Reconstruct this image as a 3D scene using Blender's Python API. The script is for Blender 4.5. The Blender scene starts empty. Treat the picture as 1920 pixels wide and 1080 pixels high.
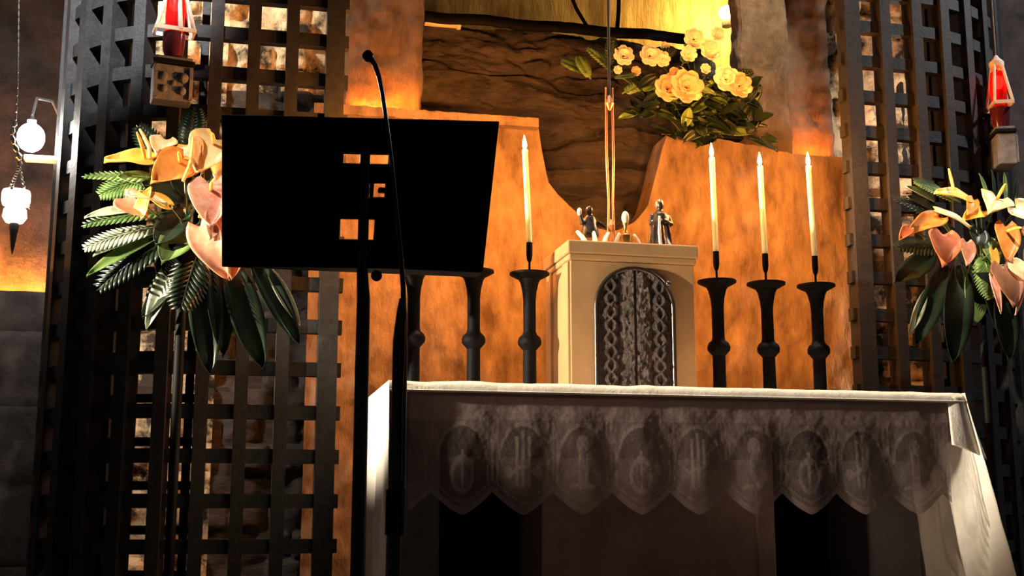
import bpy, bmesh, math, random
from mathutils import Vector, Matrix, noise
random.seed(7)
PI = math.pi
scene = bpy.context.scene
COL = scene.collection

# ------------------------------------------------------------------ camera
F_PX = 2337.0
PITCH = math.radians(10.2)
YAW = math.radians(12.5)
CAM = Vector((0, 0, 0.6))
FW = Vector((math.sin(YAW) * math.cos(PITCH), math.cos(YAW) * math.cos(PITCH), math.sin(PITCH)))
RT = Vector((math.cos(YAW), -math.sin(YAW), 0))
UPV = RT.cross(FW)


def at(px, py, Y):
    d = FW * F_PX + RT * (px - 960) + UPV * (540 - py)
    return CAM + d * ((Y - CAM.y) / d.y)


cd = bpy.data.cameras.new('camera')
cam = bpy.data.objects.new('camera', cd)
COL.objects.link(cam)
cam.location = CAM
cam.rotation_euler = (PI / 2 + PITCH, 0, -YAW)
cd.sensor_width = 36
cd.lens = F_PX / 1920 * 36
cd.clip_start = 0.05
scene.camera = cam
vs = scene.view_settings
vs.view_transform = 'Standard'
vs.look = 'None'
vs.gamma = 1
vs.exposure = 0
vs.use_curve_mapping = False

# ------------------------------------------------------------------ materials
MATS = {}


def mat(name, col, rough=0.6, metal=0.0, col2=None, nscale=8.0, stretch=(1, 1, 1), lo=0.35, hi=0.65,
        bump=0.0, bscale=None, emit=None, estr=0.0, sss=0.0, coat=0.0, trans=0.0, ior=1.45, detail=6.0, spec=0.5):
    if name in MATS:
        return MATS[name]
    m = bpy.data.materials.new(name)
    m.use_nodes = True
    nt = m.node_tree
    b = nt.nodes['Principled BSDF']
    b.inputs['Base Color'].default_value = (*col, 1)
    b.inputs['Roughness'].default_value = rough
    b.inputs['Metallic'].default_value = metal
    b.inputs['Specular IOR Level'].default_value = spec
    b.inputs['IOR'].default_value = ior
    b.inputs['Coat Weight'].default_value = coat
    b.inputs['Transmission Weight'].default_value = trans
    if sss:
        b.inputs['Subsurface Weight'].default_value = sss
        b.inputs['Subsurface Radius'].default_value = (1.0, 0.6, 0.3)
        b.inputs['Subsurface Scale'].default_value = 0.05
    if emit:
        b.inputs['Emission Color'].default_value = (*emit, 1)
        b.inputs['Emission Strength'].default_value = estr
    tc = nt.nodes.new('ShaderNodeTexCoord')
    mp = nt.nodes.new('ShaderNodeMapping')
    mp.inputs['Scale'].default_value = stretch
    nt.links.new(tc.outputs['Object'], mp.inputs['Vector'])
    if col2:
        n = nt.nodes.new('ShaderNodeTexNoise')
        n.inputs['Scale'].default_value = nscale
        n.inputs['Detail'].default_value = detail
        n.inputs['Roughness'].default_value = 0.65
        nt.links.new(mp.outputs['Vector'], n.inputs['Vector'])
        r = nt.nodes.new('ShaderNodeValToRGB')
        r.color_ramp.elements[0].position = lo
        r.color_ramp.elements[1].position = hi
        r.color_ramp.elements[0].color = (*col, 1)
        r.color_ramp.elements[1].color = (*col2, 1)
        nt.links.new(n.outputs['Fac'], r.inputs['Fac'])
        nt.links.new(r.outputs['Color'], b.inputs['Base Color'])
    if bump:
        n2 = nt.nodes.new('ShaderNodeTexNoise')
        n2.inputs['Scale'].default_value = bscale or nscale * 3
        n2.inputs['Detail'].default_value = 8
        n2.inputs['Roughness'].default_value = 0.7
        nt.links.new(mp.outputs['Vector'], n2.inputs['Vector'])
        bp = nt.nodes.new('ShaderNodeBump')
        bp.inputs['Strength'].default_value = bump
        bp.inputs['Distance'].default_value = 0.03
        nt.links.new(n2.outputs['Fac'], bp.inputs['Height'])
        nt.links.new(bp.outputs['Normal'], b.inputs['Normal'])
    MATS[name] = m
    return m


M_PLASTER = mat('rough plaster', (0.13, 0.075, 0.045), 0.9, col2=(0.46, 0.31, 0.20), nscale=6, stretch=(1.5, 1.5, 0.6), lo=0.3, hi=0.68, bump=0.7, bscale=22)
M_PILLAR = mat('pillar stone', (0.062, 0.043, 0.031), 0.9, col2=(0.18, 0.13, 0.09), nscale=7, stretch=(1.3, 1.3, 0.6), lo=0.32, hi=0.7, bump=0.7, bscale=25)
M_PILLAR2 = mat('brown pillar stone', (0.07, 0.048, 0.038), 0.9, col2=(0.17, 0.12, 0.09), nscale=7, stretch=(1.3, 1.3, 0.6), bump=0.7, bscale=25)
M_ROCK = mat('tomb rock', (0.036, 0.031, 0.032), 0.85, col2=(0.125, 0.103, 0.10), nscale=6, stretch=(0.8, 1, 2.2), lo=0.35, hi=0.7, bump=0.9, bscale=16)
M_STRAW = mat('golden plaster', (0.42, 0.28, 0.12), 0.9, col2=(0.85, 0.68, 0.36), nscale=7, stretch=(3.0, 3.0, 0.5), lo=0.32, hi=0.68, bump=0.6, bscale=18)
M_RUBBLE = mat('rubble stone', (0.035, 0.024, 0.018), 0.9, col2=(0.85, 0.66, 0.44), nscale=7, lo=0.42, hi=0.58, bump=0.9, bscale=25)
M_GREYWALL = mat('grey wall stone', (0.045, 0.036, 0.036), 0.9, col2=(0.12, 0.093, 0.09), nscale=6, bump=0.6, bscale=20)
M_FLOOR = mat('stone floor', (0.10, 0.085, 0.075), 0.6, col2=(0.2, 0.17, 0.15), nscale=5, bump=0.2)
M_IRON = mat('black iron', (0.004, 0.004, 0.0045), 0.5, metal=0.0, col2=(0.008, 0.008, 0.009), nscale=30, bump=0.2, bscale=60, spec=0.08)
M_GRILLE = mat('painted grille iron', (0.016, 0.016, 0.017), 0.6, col2=(0.030, 0.030, 0.031), nscale=25, bump=0.3, bscale=60, spec=0.3)
M_BLACK = mat('matt black paint', (0.004, 0.004, 0.004), 0.6, col2=(0.006, 0.006, 0.006), nscale=40, spec=0.15)
M_GLOSS = mat('gloss black tube', (0.006, 0.006, 0.007), 0.22, col2=(0.009, 0.009, 0.010), nscale=40, spec=0.5)
M_MARBLE = mat('tabernacle marble', (0.46, 0.27, 0.125), 0.45, col2=(0.56, 0.35, 0.17), nscale=4, bump=0.05)
M_BRONZE = mat('dark bronze', (0.055, 0.042, 0.038), 0.42, metal=0.5, col2=(0.13, 0.095, 0.08), nscale=28, stretch=(1.5, 1, 0.8), bump=0.9, bscale=40)
M_RIM = mat('bronze rim', (0.10, 0.075, 0.06), 0.28, metal=0.8, col2=(0.16, 0.12, 0.1), nscale=20)
M_WAX = mat('candle wax', (0.98, 0.86, 0.58), 0.4, col2=(0.95, 0.82, 0.52), nscale=10, sss=1.0)
M_WICK = mat('wick', (0.02, 0.015, 0.01), 0.9, col2=(0.03, 0.02, 0.015), nscale=40)
M_FLAME = mat('candle flame', (1, 0.6, 0.2), 0.5, emit=(1.0, 0.345, 0.055), estr=4600)
M_CLOTH = mat('white linen', (0.80, 0.74, 0.66), 0.85, col2=(0.88, 0.83, 0.76), nscale=10, bump=0.35, bscale=14)
M_ALTAR = mat('altar stone', (0.30, 0.20, 0.19), 0.8, col2=(0.42, 0.30, 0.28), nscale=5, bump=0.04)
M_ALTARG = mat('grey altar stone', (0.16, 0.15, 0.155), 0.8, col2=(0.21, 0.2, 0.2), nscale=5, bump=0.2)
M_REDGLASS = mat('red votive glass', (0.75, 0.015, 0.015), 0.15, col2=(0.6, 0.01, 0.01), nscale=4, trans=0.55, ior=1.3)
M_REDFLAME = mat('votive glow', (1, 0.1, 0.05), 0.5, emit=(1.0, 0.04, 0.02), estr=14)
M_DARKRED = mat('dark red glass', (0.09, 0.015, 0.02), 0.15, col2=(0.06, 0.01, 0.015), nscale=4)
M_BRASS = mat('pale brass strap', (0.78, 0.66, 0.56), 0.4, metal=0.25, col2=(0.85, 0.74, 0.62), nscale=12)
M_LANT = mat('grey lantern iron', (0.10, 0.10, 0.105), 0.5, metal=0.2, col2=(0.18, 0.18, 0.185), nscale=25, bump=0.5, bscale=50)
M_GOLD = mat('gilt metal', (0.75, 0.50, 0.18), 0.3, metal=0.9, col2=(0.85, 0.62, 0.28), nscale=20)
M_STEM = mat('reddish brass', (0.42, 0.21, 0.14), 0.3, metal=0.6, col2=(0.55, 0.30, 0.2), nscale=15)
M_FIGD = mat('dark statuette bronze', (0.015, 0.013, 0.013), 0.35, metal=0.0, col2=(0.03, 0.025, 0.024), nscale=30)
M_FIGB = mat('brown statuette bronze', (0.20, 0.13, 0.09), 0.35, metal=0.5, col2=(0.30, 0.2, 0.13), nscale=30)
M_IVORY = mat('ivory', (0.85, 0.74, 0.55), 0.4, col2=(0.9, 0.8, 0.62), nscale=20)
M_LAMPW = mat('lit bulb', (1, 1, 1), 0.5, emit=(1.0, 0.97, 0.86), estr=230)
M_OPAL = mat('opal glass bowl', (0.9, 0.9, 0.84), 0.25, col2=(0.95, 0.95, 0.9), nscale=5, sss=0.5)
M_OPALLIT = mat('lit opal glass', (0.9, 0.9, 0.84), 0.3, col2=(0.95, 0.95, 0.9), nscale=5, emit=(1.0, 0.96, 0.78), estr=1.3)
M_SILVER = mat('silver chain', (0.8, 0.8, 0.76), 0.25, metal=0.8, col2=(0.9, 0.9, 0.85), nscale=20)
M_STRIP = mat('warm strip light', (1, 0.6, 0.2), 0.5, emit=(1.0, 0.20, 0.015), estr=260)
M_STRIP2 = mat('amber strip light', (1, 0.6, 0.2), 0.5, emit=(1.0, 0.29, 0.03), estr=480)
M_YBULB = mat('yellow bulb', (1, 0.8, 0.3), 0.5, emit=(1.0, 0.57, 0.13), estr=420)
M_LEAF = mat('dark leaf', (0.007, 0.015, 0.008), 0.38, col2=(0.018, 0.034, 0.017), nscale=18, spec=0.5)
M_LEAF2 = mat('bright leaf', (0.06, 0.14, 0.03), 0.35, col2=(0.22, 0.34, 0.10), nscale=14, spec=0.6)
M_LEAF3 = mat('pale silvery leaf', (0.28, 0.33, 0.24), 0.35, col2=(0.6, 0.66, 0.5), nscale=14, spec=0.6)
M_STEMG = mat('green stem', (0.05, 0.09, 0.03), 0.5, col2=(0.09, 0.14, 0.05), nscale=14)


def petal(name, a, b):
    return mat(name, a, 0.4, col2=b, nscale=16, lo=0.3, hi=0.7, stretch=(1, 1, 1), sss=0.15, spec=0.5)


P_YEL = petal('yellow spathe', (0.85, 0.42, 0.05), (0.95, 0.68, 0.16))
P_ORG = petal('orange spathe', (0.72, 0.16, 0.03), (0.95, 0.42, 0.10))
P_CRM = petal('cream orange spathe', (0.95, 0.48, 0.16), (0.98, 0.86, 0.52))
P_PNK = petal('pink red spathe', (0.75, 0.11, 0.07), (0.96, 0.66, 0.52))
P_SAL = petal('salmon spathe', (0.62, 0.20, 0.11), (0.85, 0.42, 0.28))
P_RED = petal('red orange spathe', (0.80, 0.12, 0.04), (0.95, 0.30, 0.12))
P_BRN = petal('brown spathe back', (0.30, 0.12, 0.07), (0.45, 0.2, 0.12))
P_WHT = petal('white yellow petal', (0.92, 0.92, 0.76), (0.97, 0.97, 0.90))
P_PCH = petal('peach petal', (0.80, 0.42, 0.24), (0.95, 0.70, 0.50))
P_SPX = petal('orange spadix', (0.90, 0.40, 0.08), (0.97, 0.55, 0.16))

# lace: thread density is woven into the mesh as an attribute
ml = bpy.data.materials.new('lace net')
ml.use_nodes = True
nt = ml.node_tree
pb = nt.nodes['Principled BSDF']
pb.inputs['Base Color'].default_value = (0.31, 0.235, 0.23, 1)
pb.inputs['Roughness'].default_value = 0.9
aa = nt.nodes.new('ShaderNodeAttribute')
aa.attribute_name = 'thread'
nn = nt.nodes.new('ShaderNodeTexNoise')
nn.inputs['Scale'].default_value = 260
tcn = nt.nodes.new('ShaderNodeTexCoord')
nt.links.new(tcn.outputs['Object'], nn.inputs['Vector'])
mm = nt.nodes.new('ShaderNodeMath')
mm.operation = 'MULTIPLY_ADD'
mm.inputs[1].default_value = 0.5
nt.links.new(nn.outputs['Fac'], mm.inputs[0])
m2 = nt.nodes.new('ShaderNodeMath')
m2.operation = 'SUBTRACT'
m2.inputs[1].default_value = 0.25
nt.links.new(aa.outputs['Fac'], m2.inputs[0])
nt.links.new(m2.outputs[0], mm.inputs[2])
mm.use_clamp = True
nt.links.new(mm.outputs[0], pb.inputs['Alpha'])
MATS['lace'] = ml
M_LACE = ml

# ------------------------------------------------------------------ object helpers
ORG = {}


def tag(o, label=None, cat=None, group=None, kind=None):
    if label:
        o['label'] = label
    if cat:
        o['category'] = cat
    if group:
        o['group'] = group
    if kind:
        o['kind'] = kind
    return o


def empty(name, loc, label, cat, group=None):
    o = bpy.data.objects.new(name, None)
    COL.objects.link(o)
    o.location = Vector(loc)
    o.empty_display_size = 0.05
    ORG[o.name] = Vector(loc)
    return tag(o, label, cat, group)


def top_of(o):
    while o.parent:
        o = o.parent
    return o


class MB:
    def __init__(self):
        self.v = []
        self.f = []
        self.att = []

    def add(self, vs_, fs):
        o = len(self.v)
        self.v += [Vector(p) for p in vs_]
        self.f += [tuple(i + o for i in f) for f in fs]
        return self

    def box(self, c, s, rz=0.0, R=None):
        c = Vector(c)
        hx, hy, hz = s[0] / 2, s[1] / 2, s[2] / 2
        R = R or Matrix.Rotation(rz, 3, 'Z')
        vs_ = [c + R @ Vector((x * hx, y * hy, z * hz)) for x in (-1, 1) for y in (-1, 1) for z in (-1, 1)]
        return self.add(vs_, [(0, 1, 3, 2), (4, 6, 7, 5), (0, 4, 5, 1), (2, 3, 7, 6), (0, 2, 6, 4), (1, 5, 7, 3)])

    def tube(self, pts, rad, n=10, caps=True):
        pts = [Vector(p) for p in pts]
        rads = rad if isinstance(rad, (list, tuple)) else [rad] * len(pts)
        vs_, fs = [], []
        prev = None
        for i, p in enumerate(pts):
            t = (pts[min(i + 1, len(pts) - 1)] - pts[max(i - 1, 0)]).normalized()
            a = prev if prev is not None else (Vector((0, 0, 1)) if abs(t.z) < 0.9 else Vector((1, 0, 0)))
            u = (a - t * a.dot(t)).normalized()
            prev = u
            w = t.cross(u)
            for k in range(n):
                an = 2 * PI * k / n
                vs_.append(p + (u * math.cos(an) + w * math.sin(an)) * rads[i])
        for i in range(len(pts) - 1):
            for k in range(n):
                k2 = (k + 1) % n
                fs.append((i * n + k, i * n + k2, (i + 1) * n + k2, (i + 1) * n + k))
        if caps:
            fs.append(tuple(range(n - 1, -1, -1)))
            fs.append(tuple((len(pts) - 1) * n + k for k in range(n)))
        return self.add(vs_, fs)

    def lathe(self, c, prof, n=24, M=None):
        c = Vector(c)
        vs_, fs = [], []
        for r, z in prof:
            for k in range(n):
                a = 2 * PI * k / n
                p = Vector((r * math.cos(a), r * math.sin(a), z))
                vs_.append(c + (M @ p if M else p))
        for i in range(len(prof) - 1):
            for k in range(n):
                k2 = (k + 1) % n
                fs.append((i * n + k, i * n + k2, (i + 1) * n + k2, (i + 1) * n + k))
        fs.append(tuple(range(n - 1, -1, -1)))
        fs.append(tuple((len(prof) - 1) * n + k for k in range(n)))
        return self.add(vs_, fs)

    def grid(self, nu, nv, fn, closed=False):
        vs_ = [fn(i / nu, j / nv) for i in range(nu + 1) for j in range(nv + 1)]
        fs = [(i * (nv + 1) + j, (i + 1) * (nv + 1) + j, (i + 1) * (nv + 1) + j + 1, i * (nv + 1) + j + 1)
              for i in range(nu) for j in range(nv)]
        return self.add(vs_, fs)

    def sphere(self, c, r, n=14, sc=(1, 1, 1)):
        c = Vector(c)
        prof = []
        m = n // 2
        vs_, fs = [], []
        for i in range(m + 1):
            th = PI * i / m
            rr = max(math.sin(th), 0.02)
            for k in range(n):
                a = 2 * PI * k / n
                vs_.append(c + Vector((r * sc[0] * rr * math.cos(a), r * sc[1] * rr * math.sin(a), -r * sc[2] * math.cos(th))))
        for i in range(m):
            for k in range(n):
                k2 = (k + 1) % n
                fs.append((i * n + k, i * n + k2, (i + 1) * n + k2, (i + 1) * n + k))
        fs.append(tuple(range(n - 1, -1, -1)))
        fs.append(tuple(m * n + k for k in range(n)))
        return self.add(vs_, fs)

    def build(self, name, material, parent=None, smooth=True, solid=0, bevel=0, loc=None, sharp=0.7, remesh=0):
        me = bpy.data.meshes.new(name)
        org = Vector((0, 0, 0))
        if parent is not None:
            org = ORG[top_of(parent).name]
        elif loc is not None:
            org = Vector(loc)
        me.from_pydata([tuple(p - org) for p in self.v], [], self.f)
        bm = bmesh.new()
        bm.from_mesh(me)
        bmesh.ops.recalc_face_normals(bm, faces=bm.faces)
        bm.to_mesh(me)
        bm.free()
        me.materials.append(material)
        if smooth:
            me.polygons.foreach_set('use_smooth', [True] * len(me.polygons))
            if hasattr(me, 'set_sharp_from_angle'):
                me.set_sharp_from_angle(angle=sharp)
        o = bpy.data.objects.new(name, me)
        COL.objects.link(o)
        if parent is not None:
            o.parent = parent
        elif loc is not None:
            o.location = org
            ORG[o.name] = org
        if parent is None and loc is None:
            ORG[o.name] = Vector((0, 0, 0))
        if solid:
            md = o.modifiers.new('thick', 'SOLIDIFY')
            md.thickness = solid
            md.offset = 0
        if bevel:
            md = o.modifiers.new('edge', 'BEVEL')
            md.width = bevel
            md.segments = 2
            md.limit_method = 'ANGLE'
        if remesh:
            md = o.modifiers.new('skin', 'REMESH')
            md.mode = 'VOXEL'
            md.voxel_size = remesh
            md.use_smooth_shade = True
        return o


def copy_tree(o, loc, parent=None):
    c = o.copy()
    COL.objects.link(c)
    if parent is not None:
        c.parent = parent
    else:
        c.location = loc
        ORG[c.name] = Vector(loc)
    for ch in [x for x in bpy.data.objects if x.parent == o]:
        copy_tree(ch, None, c)
    return c


def struct(o):
    o['kind'] = 'structure'
    return o


def fbm(p, octv=5):
    return noise.fractal(p, 0.9, 2.1, octv)


# ------------------------------------------------------------------ setting
MB().box((1.4, 3.4, -0.05), (9.0, 9.0, 0.1)).build('floor', M_FLOOR, smooth=False)['kind'] = 'structure'

NOTCH = [(-9, 2.44), (1.373, 2.446), (1.386, 2.33), (1.393, 2.288), (1.405, 2.21), (1.419, 2.157), (1.48, 2.085), (1.555, 2.012), (1.634, 1.946), (1.74, 1.925),
         (1.848, 1.975), (1.918, 2.066), (1.962, 2.216), (1.986, 2.325), (2.021, 2.431), (2.3, 2.425), (2.669, 2.37), (9, 2.37)]


def interp(tab, x):
    for (a, b), (c, d) in zip(tab, tab[1:]):
        if a <= x <= c:
            return b + (d - b) * (x - a) / (c - a)
    return tab[-1][1]


PX0, PX1 = 0.30, 3.02
mb = MB()
NX, NZ = 240, 130


def parapet(u, v):
    x = PX0 + u * (PX1 - PX0)
    t = interp(NOTCH, x) + 0.010 * fbm(Vector((x * 9, 3, 0)))
    z = v * t
    y = 5.6 - 0.03 * fbm(Vector((x * 2.3, 1.7, z * 2.0))) - 0.010 * fbm(Vector((x * 11, 5, z * 9)))
    return (x, y, z)


mb.grid(NX, NZ, parapet)
for i in range(NX):
    pass
mb2 = MB()
mb2.grid(NX, 6, lambda u, v: (parapet(u, 1)[0], parapet(u, 1)[1] * (1 - v) + 5.80 * v, parapet(u, 1)[2] - 0.0 * v))
mb.add(mb2.v, mb2.f)
struct(mb.build('wall_front', M_PLASTER))

# stone lip on the parapet (left of the notch)
mb = MB()
mb.grid(60, 8, lambda u, v: (0.30 + u * 1.06, 5.545 + 0.006 * fbm(Vector((u * 20, v * 3, 1))), 2.405 + 0.045 * v + 0.004 * fbm(Vector((u * 25, 7, v)))))
mb.grid(60, 4, lambda u, v: (0.30 + u * 1.06, 5.545 + v * 0.12, 2.45 + 0.004 * fbm(Vector((u * 25, 7, 1)))))
mb.grid(60, 2, lambda u, v: (0.30 + u * 1.06, 5.545 + v * 0.06, 2.405))
struct(mb.build('trim_1', M_PLASTER))


def rough_block(name, x0, x1, y0, y1, z0, z1, material, amp=0.02, fr=4.0, n=40, corner=0.03):
    m = MB()
    nz = int(n * max(1, (z1 - z0) / 0.5))

    def ring(u):
        per = [(x0, y0), (x1, y0), (x1, y1), (x0, y1), (x0, y0)]
        L = [math.dist(a, b) for a, b in zip(per, per[1:])]
        s = u * sum(L)
        for (a, b), l in zip(zip(per, per[1:]), L):
            if s <= l or (a, b) == (per[3], per[4]):
                k = min(1, s / l)
                # rounded corners
                p = Vector((a[0] + (b[0] - a[0]) * k, a[1] + (b[1] - a[1]) * k, 0))
                e = min(k, 1 - k) * l
                c = Vector(((x0 + x1) / 2, (y0 + y1) / 2, 0))
                if e < corner:
                    p += (c - p).normalized() * (corner - e) * 0.5
                return p
            s -= l

    def fn(u, v):
        p = ring(u)
        z = z0 + v * (z1 - z0)
        c = Vector(((x0 + x1) / 2, (y0 + y1) / 2, 0))
        d = (p - c).normalized()
        uu = u % 1.0
        q = ring(uu)
        k = amp * fbm(Vector((q.x * fr, q.y * fr, z * fr))) + amp * 0.35 * fbm(Vector((q.x * fr * 4, q.y * fr * 4, z * fr * 4)))
        return p + d * k + Vector((0, 0, z))
    m.grid(n * 3, nz, fn)
    return struct(m.build(name, material))


rough_block('wall_pillar_left', 0.42, 0.822, 5.66, 6.2, 2.43, 3.9, M_PILLAR, 0.018, 3.5)
rough_block('wall_pillar_right', 2.44, 2.715, 5.64, 5.80, 2.36, 3.9, M_PILLAR, 0.016, 3.5)
rough_block('wall_pillar_rear', 2.74, 3.02, 5.78, 6.05, 2.3, 3.9, M_PILLAR2, 0.02, 3.5)

# golden wall of the recess
mb = MB()
mb.grid(90, 60, lambda u, v: (0.2 + u * 3.0, 7.0 + 0.03 * fbm(Vector((u * 9, 2, v * 5))), 1.8 + v * 2.4))
struct(mb.build('wall_back', M_STRAW))

# tomb rock
tomb = empty('stone_sarcophagus', (1.62, 6.2, 0.0), 'dark rough stone sarcophagus behind the candles, filling the notch in the lit wall', 'sarcophagus')
mb = MB()


def rock(u, v):
    x = 0.845 + u * 1.575
    s = v * 1.5
    if s < 1.2:
        z = 1.80 + s / 1.2 * 1.27
        y = 5.93
    else:
        z = 3.07
        y = 5.93 + (s - 1.2) / 0.3 * 0.75
    # big layered blocks
    q = Vector((x * 1.3 + 0.4 * z, 4.2, z * 3.6 + 0.7 * x))
    d = 0.06 * fbm(q) + 0.022 * fbm(Vector((x * 7, 1, z * 12))) + 0.008 * fbm(Vector((x * 24, 1, z * 34))) - 0.05 * math.exp(-(((fbm(Vector((x * 1.1, 8, z * 3.2)), 3)) / 0.06) ** 2))
    if s < 1.2:
        rr = max(0, s / 1.2 - 0.86) / 0.14
        return (x, y - d + 0.09 * rr * rr, z)
    return (x, y + 0.09, z + d * 0.5 - 0.0)


mb.grid(230, 220, rock)
MB().box((1.63, 6.3, 0.93), (1.55, 0.62, 1.84)).build('plinth', M_ROCK, tomb, smooth=False)
mb.build('rock_body', M_ROCK, tomb)
mb = MB()
for k in range(1):
    mb.grid(60, 2, lambda u, v: (0.84 + u * 1.42, 5.86 + 0.01 * math.sin(u * 21), 3.02 + v * 0.055 + 0.004 * fbm(Vector((u * 20, 3, 0)))))
mb.build('iron_strap', M_IRON, tomb, solid=0.012)
MB().tube([at(1161, -40, 6.0), at(1160, 20, 6.0), at(1157, 62, 6.0)], 0.012).build('iron_strap', M_IRON, tomb)
MB().tube([at(1062, -30, 6.0), at(1080, 15, 6.0), at(1102, 52, 6.0)], 0.010).build('iron_strap', M_IRON, tomb)

# rubble masonry inside the grilles
def rubble(name, x0, x1, y, z0, z1, seed, M=M_RUBBLE):
    m = MB()

    def fn(u, v):
        x = x0 + u * (x1 - x0)
        z = z0 + v * (z1 - z0)
        row = math.floor(z / 0.13)
        xs = x + 0.07 * (row % 2) + 0.03 * math.sin(row * 3.1 + seed)
        fx = abs((xs / 0.17) % 1 - 0.5) * 2
        fz = abs((z / 0.13) % 1 - 0.5) * 2
        c = noise.cell(Vector((math.floor(xs / 0.17), seed, row)))
        k = (1 - fx ** 6) * (1 - fz ** 6)
        return (x, y - 0.05 * k * (0.5 + c) - 0.02 * fbm(Vector((x * 9, seed, z * 9))), z)
    m.grid(int((x1 - x0) * 70), int((z1 - z0) * 70), fn)
    return struct(m.build(name, M))


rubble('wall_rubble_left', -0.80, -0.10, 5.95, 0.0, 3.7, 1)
rubble('wall_rubble_dim', -0.10, 0.42, 5.96, 0.0, 2.62, 3, M_ROCK)  # darker rock material puts the dimness behind the flat bars into the colour
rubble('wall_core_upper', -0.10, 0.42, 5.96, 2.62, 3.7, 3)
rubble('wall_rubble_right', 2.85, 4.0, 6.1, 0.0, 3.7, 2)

# left chapel wall: a low wall, a lit cove behind its top, the upper wall
mb = MB()
mb.grid(60, 60, lambda u, v: (-3.4 + u * 2.56, 6.2 - 0.02 * fbm(Vector((u * 8, 1, v * 5))) - 0.012 * (abs(((v * 1.63 / 0.36) % 1) - 0.5) < 0.46), v * 1.632))
mb.grid(60, 4, lambda u, v: (-3.4 + u * 2.56, 6.2 - 0.02 * fbm(Vector((u * 8, 1, 5))) * (1 - v) + v * 0.27, 1.632))
struct(mb.build('wall_left', M_GREYWALL))
mb = MB()
mb.grid(60, 60, lambda u, v: (-3.4 + u * 2.62, 6.5 - 0.025 * fbm(Vector((u * 8, 7, v * 6))), 1.2 + v * 3.0))
struct(mb.build('wall_left_upper', M_GREYWALL))
mb = MB()
mb.grid(60, 60, lambda u, v: (3.9 + u * 2.2, 6.6 - 0.03 * fbm(Vector((u * 8, 9, v * 9))), v * 4.2))
struct(mb.build('wall_right', M_GREYWALL))

# altar platform step
MB().box((1.5, 4.9, 0.06), (4.6, 2.2, 0.12)).build('trim_2', M_FLOOR, smooth=False, bevel=0.01)['kind'] = 'structure'
FZ = 0.12

# ------------------------------------------------------------------ altar
AX0, AX1, AY0, AY1 = 0.485, 2.525, 4.0, 4.84
altar = empty('altar', (1.5, 4.4, FZ), 'stone altar table with a broad central block, standing beneath the white lace cloth', 'altar')
MB().box(((AX0 + AX1) / 2, (AY0 + AY1) / 2, 0.965), (AX1 - AX0 - 0.02, AY1 - AY0 - 0.02, 0.09)).build('tabletop', M_ALTAR, altar, smooth=False, bevel=0.008)
xa, xb = 1.06, 1.935
mb = MB()
mb.box(((xa + xb) / 2, 4.48, 0.52), (xb - xa - 0.10, 0.34, 0.80))
mb.box((xa + 0.035, 4.48, 0.52), (0.07, 0.36, 0.80))
mb.box((xb - 0.035, 4.48, 0.52), (0.07, 0.36, 0.80))
mb.box(((xa + xb) / 2, 4.48, 0.15), (xb - xa + 0.05, 0.42, 0.06))
mb.build('central_block', M_ALTAR, altar, smooth=False, bevel=0.006)
MB().box((1.505, 4.80, 0.52), (1.96, 0.03, 0.80)).build('shade_panel', M_BLACK, altar, smooth=False)  # added black sheet standing in for the deep shade under the table
for x in (0.64, 2.50):
    MB().box((x - 0.02 if x > 1 else x, 4.6, 0.52), (0.22 if x > 1 else 0.16, 0.34, 0.80)).build('leg', M_ALTARG, altar, smooth=False, bevel=0.008)

cloth = empty('altar_cloth', ((AX0 + AX1) / 2, 4.4, 1.012), 'white linen altar cloth with a scalloped lace border hanging down the altar front', 'altar cloth')
# top sheet with a rolled front edge
mb = MB()


def topsheet(u, v):
    x = AX0 - 0.004 + u * (AX1 - AX0 + 0.008)
    L = 0.85
    w = 0.0035 * fbm(Vector((x * 6, v * 3, 2))) + (0.006 if abs(fbm(Vector((x * 5, 4, 0)))) > 0.45 else 0)
    s = v * (L + 0.05)
    if s < 0.05:
        a = s / 0.05 * PI / 2
        return (x, 4.004 - 0.030 * math.sin(a) + (0.0), 0.988 + 0.030 * (1 - math.cos(a)) + w * math.sin(a))
    return (x, 3.974 + (s - 0.05), 1.018 + w)


def topsheet2(u, v):
    x = AX0 - 0.004 + u * (AX1 - AX0 + 0.008)
    w = 0.003 * fbm(Vector((x * 6, 1, 2))) + 0.005 * max(0, fbm(Vector((x * 4, 4, 0))) - 0.15)
    if v < 0.3:
        a = v / 0.3 * PI / 2
        return (x, 3.985 - 0.004 * math.sin(a) + 0.022 * (1 - math.sin(a)) - 0.012 * math.sin(2 * a), 0.984 + 0.006 * (v / 0.3))
    if v < 0.6:
        a = (v - 0.3) / 0.3 * PI / 2
        return (x, 3.981 + 0.030 * (1 - math.cos(a)), 0.990 + (0.030 + w) * math.sin(a))
    k = (v - 0.6) / 0.4
    return (x, 4.011 + k * (AY1 - 4.011), 1.020 + w + 0.002 * fbm(Vector((x * 7, k * 6, 3))))


mb.grid(220, 40, topsheet2)
mb.build('top_sheet', M_CLOTH, cloth, sharp=3)

# lace border
PITCHX = 0.2015
CUSP0 = 0.621


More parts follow.
